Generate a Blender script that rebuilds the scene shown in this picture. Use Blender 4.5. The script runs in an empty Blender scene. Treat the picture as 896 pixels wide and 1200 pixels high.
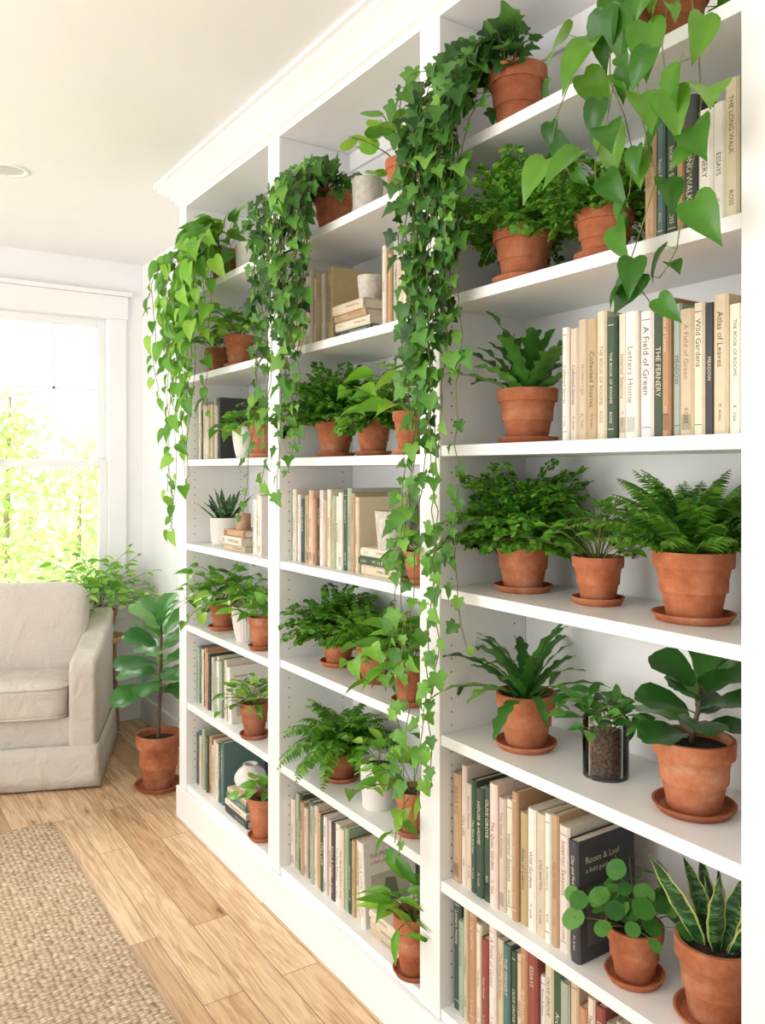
import bpy, math, random, bmesh
import numpy as np
from mathutils import Vector, Matrix
random.seed(5)
scene = bpy.context.scene
col = scene.collection
pi = math.pi

# ------------------------------------------------------------ materials
def new_mat(name):
    m = bpy.data.materials.new(name); m.use_nodes = True
    nt = m.node_tree; b = nt.nodes['Principled BSDF']
    return m, nt, b
def N(nt, t, **kw):
    n = nt.nodes.new(t)
    for k, v in kw.items(): setattr(n, k, v)
    return n
def ramp(nt, stops):
    r = N(nt, 'ShaderNodeValToRGB')
    e = r.color_ramp.elements
    while len(e) < len(stops): e.new(0.5)
    for i, (p, c) in enumerate(stops):
        e[i].position = p; e[i].color = (*c, 1)
    return r
def coord(nt, scale=(1, 1, 1), rot=(0, 0, 0)):
    tc = N(nt, 'ShaderNodeTexCoord'); mp = N(nt, 'ShaderNodeMapping')
    mp.inputs['Scale'].default_value = scale; mp.inputs['Rotation'].default_value = rot
    nt.links.new(tc.outputs['Object'], mp.inputs['Vector'])
    return mp.outputs['Vector']
def simple(name, c1, c2=None, scale=8, rough=.5, bump=0, bscale=60, metallic=0, spec=.5, detail=4):
    m, nt, b = new_mat(name)
    b.inputs['Roughness'].default_value = rough
    b.inputs['Metallic'].default_value = metallic
    b.inputs['Specular IOR Level'].default_value = spec
    v = coord(nt)
    n = N(nt, 'ShaderNodeTexNoise'); n.inputs['Scale'].default_value = scale; n.inputs['Detail'].default_value = detail
    nt.links.new(v, n.inputs['Vector'])
    r = ramp(nt, [(.35, c1), (.65, c2 or tuple(x * .95 for x in c1))])
    nt.links.new(n.outputs['Fac'], r.inputs['Fac']); nt.links.new(r.outputs['Color'], b.inputs['Base Color'])
    if bump:
        n2 = N(nt, 'ShaderNodeTexNoise'); n2.inputs['Scale'].default_value = bscale; n2.inputs['Detail'].default_value = 5
        nt.links.new(v, n2.inputs['Vector'])
        bp = N(nt, 'ShaderNodeBump'); bp.inputs['Strength'].default_value = bump; bp.inputs['Distance'].default_value = .004
        nt.links.new(n2.outputs['Fac'], bp.inputs['Height']); nt.links.new(bp.outputs['Normal'], b.inputs['Normal'])
    return m

M_wall = simple('wall_paint', (.88, .885, .885), (.86, .865, .865), 3, .7, .05, 200)
M_ceil = simple('ceiling_paint', (.88, .885, .88), (.86, .865, .86), 3, .8, .1, 150)
M_case = simple('bookcase_paint', (.855, .855, .845), (.835, .835, .825), 4, .38, .02, 120)
M_trim = simple('trim_paint', (.88, .885, .885), (.86, .865, .865), 4, .35)
M_hole = simple('pin_hole', (.22, .21, .20), (.18, .17, .16), 5, .8)
M_soil = simple('soil', (.05, .032, .02), (.018, .012, .008), 90, .95, 1.0, 160)
M_stem = simple('stem', (.16, .22, .05), (.12, .13, .04), 20, .6)
M_bark = simple('bark', (.14, .09, .05), (.08, .05, .03), 40, .8, .5, 90)
M_white = simple('ceramic_white', (.74, .72, .68), (.68, .66, .62), 12, .45, .2, 90)
M_stone = simple('ceramic_speckled', (.60, .56, .50), (.46, .43, .38), 70, .8, .5, 80)
M_candle = simple('amber_ceramic', (.45, .27, .16), (.38, .22, .13), 20, .5)

def terracotta():
    m, nt, b = new_mat('terracotta')
    b.inputs['Roughness'].default_value = .9
    b.inputs['Specular IOR Level'].default_value = .2
    v = coord(nt)
    oi = N(nt, 'ShaderNodeObjectInfo')
    n = N(nt, 'ShaderNodeTexNoise'); n.inputs['Scale'].default_value = 11; n.inputs['Detail'].default_value = 9; n.inputs['Roughness'].default_value = .7
    add = N(nt, 'ShaderNodeVectorMath', operation='MULTIPLY_ADD'); add.inputs[1].default_value = (7, 7, 7)
    nt.links.new(oi.outputs['Location'], add.inputs[0]); nt.links.new(v, add.inputs[2])
    nt.links.new(add.outputs[0], n.inputs['Vector'])
    r = ramp(nt, [(.30, (.27, .08, .035)), (.48, (.40, .135, .062)), (.60, (.46, .19, .10)), (.74, (.52, .33, .23))])
    nt.links.new(n.outputs['Fac'], r.inputs['Fac'])
    hsv = N(nt, 'ShaderNodeHueSaturation')
    mr = N(nt, 'ShaderNodeMapRange'); mr.inputs[3].default_value = .82; mr.inputs[4].default_value = 1.15
    nt.links.new(oi.outputs['Random'], mr.inputs[0]); nt.links.new(mr.outputs[0], hsv.inputs['Value'])
    nt.links.new(r.outputs['Color'], hsv.inputs['Color']); nt.links.new(hsv.outputs['Color'], b.inputs['Base Color'])
    bp = N(nt, 'ShaderNodeBump'); bp.inputs['Strength'].default_value = .35; bp.inputs['Distance'].default_value = .002
    n2 = N(nt, 'ShaderNodeTexNoise'); n2.inputs['Scale'].default_value = 90
    nt.links.new(v, n2.inputs['Vector']); nt.links.new(n2.outputs['Fac'], bp.inputs['Height']); nt.links.new(bp.outputs['Normal'], b.inputs['Normal'])
    return m
M_terra = terracotta()

def leafmat(name, dark, mid, light, rough=.42, trans=.25):
    m, nt, b = new_mat(name)
    b.inputs['Roughness'].default_value = rough
    b.inputs['Specular IOR Level'].default_value = .4
    g = N(nt, 'ShaderNodeNewGeometry')
    r = ramp(nt, [(0, dark), (.55, mid), (1, light)])
    v = coord(nt)
    n = N(nt, 'ShaderNodeTexNoise'); n.inputs['Scale'].default_value = 35; n.inputs['Detail'].default_value = 3
    nt.links.new(v, n.inputs['Vector'])
    mx = N(nt, 'ShaderNodeMath', operation='MULTIPLY_ADD'); mx.inputs[1].default_value = .35; 
    sub = N(nt, 'ShaderNodeMath', operation='SUBTRACT'); sub.inputs[1].default_value = .17
    nt.links.new(n.outputs['Fac'], mx.inputs[0]); nt.links.new(g.outputs['Random Per Island'], mx.inputs[2])
    nt.links.new(mx.outputs[0], sub.inputs[0]); nt.links.new(sub.outputs[0], r.inputs['Fac'])
    nt.links.new(r.outputs['Color'], b.inputs['Base Color'])
    tr = N(nt, 'ShaderNodeBsdfTranslucent')
    hs = N(nt, 'ShaderNodeHueSaturation'); hs.inputs['Value'].default_value = 1.8; hs.inputs['Hue'].default_value = .48
    nt.links.new(r.outputs['Color'], hs.inputs['Color']); nt.links.new(hs.outputs['Color'], tr.inputs['Color'])
    mix = N(nt, 'ShaderNodeMixShader'); mix.inputs[0].default_value = trans
    nt.links.new(b.outputs[0], mix.inputs[1]); nt.links.new(tr.outputs[0], mix.inputs[2])
    nt.links.new(mix.outputs[0], nt.nodes['Material Output'].inputs['Surface'])
    return m
L_ivy = leafmat('leaf_ivy', (.013, .058, .010), (.034, .125, .018), (.10, .26, .04), .4)
L_ivyb = leafmat('leaf_ivy_young', (.04, .15, .015), (.085, .26, .028), (.19, .42, .06))
L_pothos = leafmat('leaf_pothos', (.05, .19, .012), (.12, .35, .025), (.28, .53, .06), .38)
L_pothosN = leafmat('leaf_pothos_near', (.018, .09, .008), (.045, .18, .014), (.13, .32, .03), .28)
L_fern = leafmat('leaf_fern', (.03, .12, .010), (.07, .235, .018), (.16, .39, .04), .5)
L_maid = leafmat('leaf_maidenhair', (.03, .13, .010), (.08, .26, .018), (.19, .44, .045), .5, .3)
L_strap = leafmat('leaf_strap_fern', (.018, .085, .014), (.045, .17, .022), (.12, .31, .05), .36, .2)
L_fiddle = leafmat('leaf_fiddle', (.012, .07, .012), (.03, .13, .02), (.08, .23, .04), .30, .18)
L_pilea = leafmat('leaf_pilea', (.02, .10, .015), (.05, .19, .028), (.12, .31, .06), .33, .2)
L_fig = leafmat('leaf_fig', (.03, .14, .03), (.07, .24, .05), (.16, .38, .10), .34)
L_snakeY = simple('leaf_snake_margin', (.50, .55, .16), (.42, .48, .14), 30, .4)
L_tree = leafmat('leaf_outdoor', (.40, .55, .22), (.62, .76, .38), (.84, .90, .64), .8, .4)
def snakemat():
    m, nt, b = new_mat('leaf_snake'); b.inputs['Roughness'].default_value = .38
    v = coord(nt, (1, 1, 3.5))
    n = N(nt, 'ShaderNodeTexNoise'); n.inputs['Scale'].default_value = 28; n.inputs['Detail'].default_value = 2; n.inputs['Distortion'].default_value = 1.2
    nt.links.new(v, n.inputs['Vector'])
    r = ramp(nt, [(.42, (.015, .06, .018)), (.52, (.03, .11, .03)), (.62, (.11, .24, .09))])
    nt.links.new(n.outputs['Fac'], r.inputs['Fac']); nt.links.new(r.outputs['Color'], b.inputs['Base Color'])
    return m
L_snake = snakemat()

def bookmat():
    m, nt, b = new_mat('book_cloth')
    b.inputs['Roughness'].default_value = .65
    a = N(nt, 'ShaderNodeAttribute'); a.attribute_name = 'Col'
    v = coord(nt)
    n = N(nt, 'ShaderNodeTexNoise'); n.inputs['Scale'].default_value = 60; n.inputs['Detail'].default_value = 4
    nt.links.new(v, n.inputs['Vector'])
    mr = N(nt, 'ShaderNodeMapRange'); mr.inputs[3].default_value = .88; mr.inputs[4].default_value = 1.08
    nt.links.new(n.outputs['Fac'], mr.inputs[0])
    hs = N(nt, 'ShaderNodeHueSaturation'); nt.links.new(a.outputs['Color'], hs.inputs['Color']); nt.links.new(mr.outputs[0], hs.inputs['Value'])
    nt.links.new(hs.outputs['Color'], b.inputs['Base Color'])
    return m
M_book = bookmat()

def glassmat(name, tint):
    m, nt, b = new_mat(name)
    t = N(nt, 'ShaderNodeBsdfTransparent'); g = N(nt, 'ShaderNodeBsdfGlossy'); g.inputs['Roughness'].default_value = .03
    t.inputs['Color'].default_value = (*tint, 1)
    fr = N(nt, 'ShaderNodeFresnel'); fr.inputs['IOR'].default_value = 1.3
    mix = N(nt, 'ShaderNodeMixShader')
    nt.links.new(fr.outputs[0], mix.inputs[0]); nt.links.new(t.outputs[0], mix.inputs[1]); nt.links.new(g.outputs[0], mix.inputs[2])
    nt.links.new(mix.outputs[0], nt.nodes['Material Output'].inputs['Surface'])
    return m
M_glass = glassmat('clear_glass', (.985, .99, .985))

def floormat():
    m, nt, b = new_mat('oak_planks')
    b.inputs['Roughness'].default_value = .32
    v = coord(nt, rot=(0, 0, pi / 2))
    br = N(nt, 'ShaderNodeTexBrick'); br.offset = .37; br.offset_frequency = 2
    br.inputs['Scale'].default_value = 1; br.inputs['Brick Width'].default_value = 1.05; br.inputs['Row Height'].default_value = .118
    br.inputs['Mortar Size'].default_value = .0016; br.inputs['Mortar Smooth'].default_value = .3; br.inputs['Bias'].default_value = 0
    br.inputs['Color1'].default_value = (0, 0, 0, 1); br.inputs['Color2'].default_value = (1, 1, 1, 1); br.inputs['Mortar'].default_value = (.5, .5, .5, 1)
    nt.links.new(v, br.inputs['Vector'])
    rc = ramp(nt, [(0, (.50, .305, .155)), (.5, (.66, .44, .25)), (1, (.78, .57, .36))])
    nt.links.new(br.outputs['Color'], rc.inputs['Fac'])
    mp = N(nt, 'ShaderNodeMapping'); mp.inputs['Scale'].default_value = (1.6, 24, 1)
    ad = N(nt, 'ShaderNodeVectorMath', operation='MULTIPLY_ADD')
    nt.links.new(br.outputs['Color'], ad.inputs[0]); ad.inputs[1].default_value = (7, 3, 5); nt.links.new(v, ad.inputs[2])
    nt.links.new(ad.outputs[0], mp.inputs['Vector'])
    g = N(nt, 'ShaderNodeTexNoise'); g.inputs['Scale'].default_value = 2.2; g.inputs['Detail'].default_value = 7; g.inputs['Distortion'].default_value = 1.9
    nt.links.new(mp.outputs[0], g.inputs['Vector'])
    rg = ramp(nt, [(.34, (.58, .46, .36)), (.6, (1, 1, 1))]); nt.links.new(g.outputs['Fac'], rg.inputs['Fac'])
    mx = N(nt, 'ShaderNodeMix', data_type='RGBA', blend_type='MULTIPLY'); mx.inputs[0].default_value = .85
    nt.links.new(rc.outputs['Color'], mx.inputs[6]); nt.links.new(rg.outputs['Color'], mx.inputs[7])
    mk = N(nt, 'ShaderNodeMapping'); mk.inputs['Scale'].default_value = (3.0, 8, 1); nt.links.new(ad.outputs[0], mk.inputs['Vector'])
    vo = N(nt, 'ShaderNodeTexVoronoi'); vo.inputs['Scale'].default_value = 1.0; nt.links.new(mk.outputs[0], vo.inputs['Vector'])
    rk = ramp(nt, [(.03, (.28, .17, .10)), (.10, (.78, .68, .57)), (.22, (1, 1, 1))]); nt.links.new(vo.outputs['Distance'], rk.inputs['Fac'])
    mx2 = N(nt, 'ShaderNodeMix', data_type='RGBA', blend_type='MULTIPLY'); mx2.inputs[0].default_value = .85
    nt.links.new(mx.outputs[2], mx2.inputs[6]); nt.links.new(rk.outputs['Color'], mx2.inputs[7])
    mx3 = N(nt, 'ShaderNodeMix', data_type='RGBA', blend_type='MIX'); mx3.inputs[7].default_value = (.22, .12, .06, 1)
    nt.links.new(br.outputs['Fac'], mx3.inputs[0]); nt.links.new(mx2.outputs[2], mx3.inputs[6])
    nt.links.new(mx3.outputs[2], b.inputs['Base Color'])
    bp = N(nt, 'ShaderNodeBump'); bp.inputs['Strength'].default_value = .3; bp.inputs['Distance'].default_value = .002; bp.invert = True
    nt.links.new(br.outputs['Fac'], bp.inputs['Height']); nt.links.new(bp.outputs['Normal'], b.inputs['Normal'])
    return m
M_floor = floormat()

def jute():
    m, nt, b = new_mat('jute_weave')
    b.inputs['Roughness'].default_value = .95; b.inputs['Specular IOR Level'].default_value = .1
    v = coord(nt)
    n0 = N(nt, 'ShaderNodeTexNoise'); n0.inputs['Scale'].default_value = 18; n0.inputs['Detail'].default_value = 3
    nt.links.new(v, n0.inputs['Vector'])
    ad = N(nt, 'ShaderNodeVectorMath', operation='MULTIPLY_ADD'); ad.inputs[1].default_value = (.016, .016, 0)
    nt.links.new(n0.outputs['Color'], ad.inputs[0]); nt.links.new(v, ad.inputs[2])
    mp = N(nt, 'ShaderNodeMapping'); mp.inputs['Scale'].default_value = (55, 92, 1)
    nt.links.new(ad.outputs[0], mp.inputs['Vector'])
    vo = N(nt, 'ShaderNodeTexVoronoi'); vo.inputs['Scale'].default_value = 1; vo.inputs['Randomness'].default_value = .42
    nt.links.new(mp.outputs[0], vo.inputs['Vector'])
    r1 = ramp(nt, [(.15, (.74, .61, .46)), (.45, (.56, .43, .30)), (.75, (.30, .20, .12))]); nt.links.new(vo.outputs['Distance'], r1.inputs['Fac'])
    sep = N(nt, 'ShaderNodeSeparateColor'); nt.links.new(vo.outputs['Color'], sep.inputs[0])
    r2 = ramp(nt, [(0, (.74, .71, .67)), (1, (1, 1, 1))]); nt.links.new(sep.outputs[0], r2.inputs['Fac'])
    mx = N(nt, 'ShaderNodeMix', data_type='RGBA', blend_type='MULTIPLY'); mx.inputs[0].default_value = 1
    nt.links.new(r1.outputs['Color'], mx.inputs[6]); nt.links.new(r2.outputs['Color'], mx.inputs[7]); nt.links.new(mx.outputs[2], b.inputs['Base Color'])
    bp = N(nt, 'ShaderNodeBump'); bp.inputs['Strength'].default_value = .9; bp.inputs['Distance'].default_value = .007; bp.invert = True
    nt.links.new(vo.outputs['Distance'], bp.inputs['Height']); nt.links.new(bp.outputs['Normal'], b.inputs['Normal'])
    return m
M_jute = jute()

def linen():
    m, nt, b = new_mat('linen')
    b.inputs['Roughness'].default_value = .95; b.inputs['Specular IOR Level'].default_value = .15
    v = coord(nt)
    n = N(nt, 'ShaderNodeTexNoise'); n.inputs['Scale'].default_value = 260; n.inputs['Detail'].default_value = 2; nt.links.new(v, n.inputs['Vector'])
    r = ramp(nt, [(.3, (.54, .495, .44)), (.7, (.63, .585, .53))]); nt.links.new(n.outputs['Fac'], r.inputs['Fac']); nt.links.new(r.outputs['Color'], b.inputs['Base Color'])
    n2 = N(nt, 'ShaderNodeTexNoise'); n2.inputs['Scale'].default_value = 8; n2.inputs['Detail'].default_value = 4; n2.inputs['Distortion'].default_value = .8; nt.links.new(v, n2.inputs['Vector'])
    bp = N(nt, 'ShaderNodeBump'); bp.inputs['Strength'].default_value = .6; bp.inputs['Distance'].default_value = .03
    nt.links.new(n2.outputs['Fac'], bp.inputs['Height']); nt.links.new(bp.outputs['Normal'], b.inputs['Normal'])
    return m
M_linen = linen()

# ------------------------------------------------------------ mesh builder
class MB:
    def __init__(s): s.V = []; s.F = []; s.m = []; s.c = []; s.n = 0
    def add(s, V, F, mat=0, c=None):
        V = np.asarray(V, float); s.V.append(V)
        o = s.n
        for f in F: s.F.append([i + o for i in f])
        s.m.extend([mat] * len(F))
        if c is not None: s.c.extend([c] * len(F))
        s.n += len(V)
    def obj(s, name, mats, parent=None, loc=(0, 0, 0), smooth=True, sharp=None, clampf=None):
        V = np.concatenate(s.V) if s.V else np.zeros((0, 3))
        if clampf: V = clampf(V)
        me = bpy.data.meshes.new(name)
        me.from_pydata(V.tolist(), [], s.F)
        for m in mats: me.materials.append(m)
        me.polygons.foreach_set('material_index', s.m)
        me.polygons.foreach_set('use_smooth', [smooth] * len(s.F))
        if s.c:
            a = me.color_attributes.new('Col', 'FLOAT_COLOR', 'CORNER')
            cc = []
            for f, c in zip(s.F, s.c): cc.extend([c[0], c[1], c[2], 1.0] * len(f))
            a.data.foreach_set('color', cc)
        me.update()
        if sharp: me.set_sharp_from_angle(angle=math.radians(sharp))
        o = bpy.data.objects.new(name, me); col.objects.link(o)
        o.location = loc
        if parent: o.parent = parent
        return o
def empty(name, loc=(0, 0, 0), rotz=0):
    e = bpy.data.objects.new(name, None); col.objects.link(e); e.location = loc; e.rotation_euler = (0, 0, rotz)
    e.empty_display_size = .05
    return e
BOXF = [(0, 3, 2, 1), (4, 5, 6, 7), (0, 1, 5, 4), (1, 2, 6, 5), (2, 3, 7, 6), (3, 0, 4, 7)]
def boxV(a, b):
    return [(a[0], a[1], a[2]), (b[0], a[1], a[2]), (b[0], b[1], a[2]), (a[0], b[1], a[2]),
            (a[0], a[1], b[2]), (b[0], a[1], b[2]), (b[0], b[1], b[2]), (a[0], b[1], b[2])]
def box(name, a, b, mat, parent=None, bevel=0, seg=2):
    mb = MB(); mb.add(boxV(a, b), BOXF)
    o = mb.obj(name, [mat], parent, smooth=bevel > 0)
    if bevel:
        md = o.modifiers.new('bev', 'BEVEL'); md.width = bevel; md.segments = seg; md.harden_normals = True
    return o
def lathe(mb, prof, seg=40, mat=0, c=(0, 0, 0), rib=0, ribn=0):
    V = []; n = len(prof)
    for r, z in prof:
        for k in range(seg):
            a = 2 * pi * k / seg
            rr = r * (1 - rib * (abs(math.sin(a * ribn / 2)) ** .5 < .6)) if rib else r
            V.append((c[0] + rr * math.cos(a), c[1] + rr * math.sin(a), c[2] + z))
    F = []
    for i in range(n - 1):
        for k in range(seg):
            k2 = (k + 1) % seg
            F.append((i * seg + k, i * seg + k2, (i + 1) * seg + k2, (i + 1) * seg + k))
    mb.add(V, F, mat)
def tube(mb, P, r, sides=5, mat=1, r2=None):
    P = np.asarray(P, float); n = len(P); V = []
    T = np.gradient(P, axis=0)
    for i in range(n):
        t = T[i] / (np.linalg.norm(T[i]) + 1e-9)
        a = np.cross(t, (0.3, .5, .8)); a /= np.linalg.norm(a) + 1e-9; b = np.cross(t, a)
        rr = r if r2 is None else r + (r2 - r) * i / (n - 1)
        for k in range(sides):
            an = 2 * pi * k / sides; V.append(P[i] + rr * (math.cos(an) * a + math.sin(an) * b))
    F = [(i * sides + k, i * sides + (k + 1) % sides, (i + 1) * sides + (k + 1) % sides, (i + 1) * sides + k) for i in range(n - 1) for k in range(sides)]
    mb.add(V, F, mat)

# ------------------------------------------------------------ leaves
def leaf_t(edge, mid=None, cols=4, fold=.25, curl=.25, wave=0):
    if mid is None: mid = [y for x, y in edge]
    fs = np.linspace(-1, 1, cols + 1); V = []; F = []
    for i, ((x, y), my) in enumerate(zip(edge, mid)):
        x = max(x, .004)
        for f in fs:
            yy = my + (y - my) * abs(f)
            V.append((f * x, yy, fold * abs(f * x) - curl * yy * yy + wave * abs(f) * math.sin(i * 2.3 + (f > 0) * 1.1)))
    c = cols + 1
    for i in range(len(edge) - 1):
        for k in range(cols): F.append((i * c + k, i * c + k + 1, (i + 1) * c + k + 1, (i + 1) * c + k))
    return np.array(V), F
T_ivy = leaf_t([(0, .0), (.16, -.15), (.34, -.16), (.44, -.02), (.40, .12), (.56, .26), (.60, .38), (.42, .47), (.30, .56), (.22, .74), (.10, .92), (0, 1)], [0, .02, .06, .1, .16, .26, .36, .46, .56, .74, .9, .99], 2, .32, .3, .02)
T_pothos = leaf_t([(0, .0), (.15, -.09), (.29, -.05), (.38, .10), (.40, .30), (.33, .55), (.19, .80), (.07, .97), (0, 1.1)], [0, .02, .06, .14, .32, .55, .8, .96, 1.1], 4, .32, .38, .014)
T_oval = leaf_t([(0, 0), (.12, .08), (.23, .25), (.27, .45), (.23, .68), (.12, .87), (0, 1)], None, 4, .3, .3)
T_fid = leaf_t([(0, 0), (.14, .05), (.22, .18), (.28, .36), (.40, .58), (.42, .76), (.31, .92), (.13, 1.0), (0, 1)], [0, .05, .18, .36, .58, .76, .9, .97, .99], 4, .25, .25, .03)
T_round = leaf_t([(.01, -.0), (.25, .03), (.42, .2), (.5, .48), (.44, .75), (.27, .94), (.01, 1.0)], None, 4, .05, .1, .02)
T_let = leaf_t([(.03, 0), (.19, .2), (.15, .6), (.01, 1)], None, 2, .3, .3)
T_fan = leaf_t([(.03, 0), (.3, .35), (.46, .75), (.25, 1.0), (.01, .95)], None, 2, .2, .25)
T_lance = leaf_t([(.01, 0), (.10, .15), (.15, .4), (.11, .7), (.01, 1)], None, 4, .35, .45)

def nrm(v):
    v = np.asarray(v, float); return v / (np.linalg.norm(v) + 1e-9)
def put(mb, T, p, d, n, s, mat=0):
    d = nrm(d); x = nrm(np.cross(d, n)); z = np.cross(x, d)
    V = (T[0] * s) @ np.array([x, d, z]) + p
    mb.add(V, T[1], mat)
def rv(rng, s=1): return np.array([rng.uniform(-1, 1), rng.uniform(-1, 1), rng.uniform(-1, 1)]) * s
def arch(base, az, e0, L, droop, n=10):
    P = [np.array(base, float)]; e = e0; Ts = []
    for i in range(n):
        d = np.array([math.cos(az) * math.cos(e), math.sin(az) * math.cos(e), math.sin(e)])
        P.append(P[-1] + d * L / n); Ts.append(d); e -= droop / n * (1 + i / n) * .75
    Ts.append(Ts[-1]); return np.array(P), np.array(Ts)

def g_fern(n=26, L=.16, ll=.028, droop=1.5, emin=25, pairs=15):
    def g(mb, z0, R, rng):
        for i in range(n):
            az = i * 2.4 + rng.uniform(-.3, .3); k = (i + .5) / n
            e0 = math.radians(85 - (85 - emin) * k ** .8) ; l = L * rng.uniform(.75, 1.1)
            b = (math.cos(az) * R * .35 * k, math.sin(az) * R * .35 * k, z0)
            P, Ts = arch(b, az, e0, l, droop * rng.uniform(.7, 1.2), 12)
            tube(mb, P, .0010, 3, 1)
            for j in range(pairs):
                t = .14 + .86 * j / (pairs - 1); q = t * 12; a = min(int(q), 11); f = q - a
                p = P[a] * (1 - f) + P[a + 1] * f; tt = Ts[a]
                s = nrm(np.cross(tt, (0, 0, 1)) if abs(tt[2]) < .95 else (-math.sin(az), math.cos(az), 0)); nn = np.cross(s, tt)
                w = ll * (math.sin(pi * min(1, .18 + t * .82)) ** .7 + .12)
                for sg in (-1, 1):
                    put(mb, T_let, p, s * sg + tt * .4 - nn * .15 + rv(rng, .12), nn + rv(rng, .25), w)
    return g
def g_maid(n=34, L=.15, ls=.016, droop=1.6, emin=15):
    ls = ls * .88; n = int(n * 1.1)
    def g(mb, z0, R, rng):
        for i in range(n):
            az = i * 2.4 + rng.uniform(-.3, .3); k = (i + .5) / n
            e0 = math.radians(88 - (88 - emin) * k ** 1.2); l = L * rng.uniform(.5, 1.2)
            b = (math.cos(az) * R * .4 * k, math.sin(az) * R * .4 * k, z0)
            P, Ts = arch(b, az, e0, l, droop * rng.uniform(.5, 1.2), 10)
            tube(mb, P, .0008, 3, 1)
            for j in range(3, 11):
                tt = Ts[j]; s = nrm(np.cross(tt, (0, 0, 1)) if abs(tt[2]) < .95 else (-math.sin(az), math.cos(az), 0)); nn = np.cross(s, tt)
                bl = l * .30 * (1.15 - j / 11)
                for sg in (-1, 1):
                    d = nrm(s * sg + tt * .6 + rv(rng, .25)); m = 4
                    for q in range(1, m + 1):
                        pp = P[j] + d * bl * q / m - np.array([0, 0, .25]) * bl * (q / m) ** 2
                        put(mb, T_fan, pp, nrm(d + np.cross(nn, d) * (1 if q % 2 else -1) * .9 + rv(rng, .3)), nn + rv(rng, .6), ls * rng.uniform(.7, 1.2))
    return g
def g_leafy(T, n=9, H=.12, leaf=.06, k=4, emin=35, droop=.8, flat=.5):
    def g(mb, z0, R, rng):
        for i in range(n):
            az = i * 2.4 + rng.uniform(-.3, .3); kk = (i + .5) / n
            e0 = math.radians(88 - (88 - emin) * kk); l = H * rng.uniform(.7, 1.1)
            b = (math.cos(az) * R * .3 * kk, math.sin(az) * R * .3 * kk, z0)
            P, Ts = arch(b, az, e0, l, droop, 8); tube(mb, P, .0014, 4, 1)
            for j in range(k):
                t = .3 + .7 * (j + 1) / k; a = min(8, int(t * 8)); aa = az + j * 2.4 + rng.uniform(-.5, .5)
                d = np.array([math.cos(aa), math.sin(aa), .25]) + Ts[a] * .5
                pe = P[a] + nrm(d) * leaf * .25
                tube(mb, [P[a], pe], .0009, 3, 1)
                put(mb, T, pe, d * flat * 1.6 + np.array([0, 0, -.1 + rng.uniform(-.3, .3)]), np.array([math.cos(aa) * .3 - .25, math.sin(aa) * .3 - .1, .9]) + rv(rng, .5), leaf * rng.uniform(.65, 1.15))
    return g
def strap(mb, P, Ts, az, W, rng, wavy=.15, mats=(0, 0), cols=4, fold=.25, up=None, taper=.75):
    n = len(P); V = []; ph = rng.uniform(0, 6)
    for i in range(n):
        t = i / (n - 1)
        w = W * (min(1, .35 + t * 2.2)) * (1 - max(0, (t - taper) / (1 - taper)) ** 1.6 * .97)
        s = np.array([-math.sin(az), math.cos(az), 0.]); nn = nrm(np.cross(Ts[i], s)); 
        if nn[2] < 0 and up is None: nn = -nn
        fs = [-1 + 2 * q / cols for q in range(cols + 1)]
        if mats[1] != mats[0]: fs[1] = -.8; fs[-2] = .8
        for f in fs:
            ww = w * (1 + wavy * math.sin(i * 1.9 + ph + (f > 0) * 1.3))
            V.append(P[i] + s * f * ww / 2 + nn * (fold * abs(f) * ww / 2 + wavy * .35 * W * abs(f) * math.sin(i * 1.5 + ph + f)))
    c = cols + 1; F = []; F2 = []
    for i in range(n - 1):
        for k in range(cols):
            (F2 if (k in (0, cols - 1) and mats[1] != mats[0]) else F).append((i * c + k, i * c + k + 1, (i + 1) * c + k + 1, (i + 1) * c + k))
    o = mb.n; mb.add(V, F, mats[0])
    if F2: mb.F.extend([[a + o for a in f] for f in F2]); mb.m.extend([mats[1]] * len(F2))
def g_strap(n=18, L=.17, W=.03, emin=20, droop=1.1, wavy=.2):
    def g(mb, z0, R, rng):
        for i in range(n):
            az = i * 2.4 + rng.uniform(-.3, .3); k = (i + .5) / n
            e0 = math.radians(84 - (84 - emin) * k); l = L * rng.uniform(.7, 1.1)
            P, Ts = arch((math.cos(az) * R * .3 * k, math.sin(az) * R * .3 * k, z0), az, e0, l, droop * rng.uniform(.6, 1.3), 18)
            strap(mb, P, Ts, az, W * rng.uniform(.8, 1.15), rng, wavy)
    return g
def g_snake(n=7, L=.2, W=.038, spread=.25, y=True):
    def g(mb, z0, R, rng):
        for i in range(n):
            az = i * 2.4 + .5; k = (i + .5) / n
            P, Ts = arch((math.cos(az) * R * .45 * k, math.sin(az) * R * .45 * k, z0 - .005), az, pi / 2 - spread * (k + .25), L * rng.uniform(.65, 1.05), rng.uniform(-.15, .3), 14)
            fa = az + rng.uniform(-1.2, 1.2)
            strap(mb, P, Ts, fa, W * rng.uniform(.85, 1.1), rng, .08, (0, 2 if y else 0), 6, .35, True, .5)
    return g
def g_pilea(n=24, L=.11, s=.042):
    def g(mb, z0, R, rng):
        for i in range(n):
            az = i * 2.4; k = (i + .5) / n
            P, Ts = arch((0, 0, z0), az, math.radians(84 - 62 * k), L * rng.uniform(.5, 1.1), .35, 6); tube(mb, P, .0011, 4, 1)
            d = np.array([math.cos(az), math.sin(az), -.5]); n_ = np.array([math.cos(az) * .5 - .3, math.sin(az) * .5 - .2, .8]) + rv(rng, .35)
            ss = s * rng.uniform(.6, 1.1)
            put(mb, T_round, P[-1] - nrm(d) * ss * .45, d, n_, ss)
    return g
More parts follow.
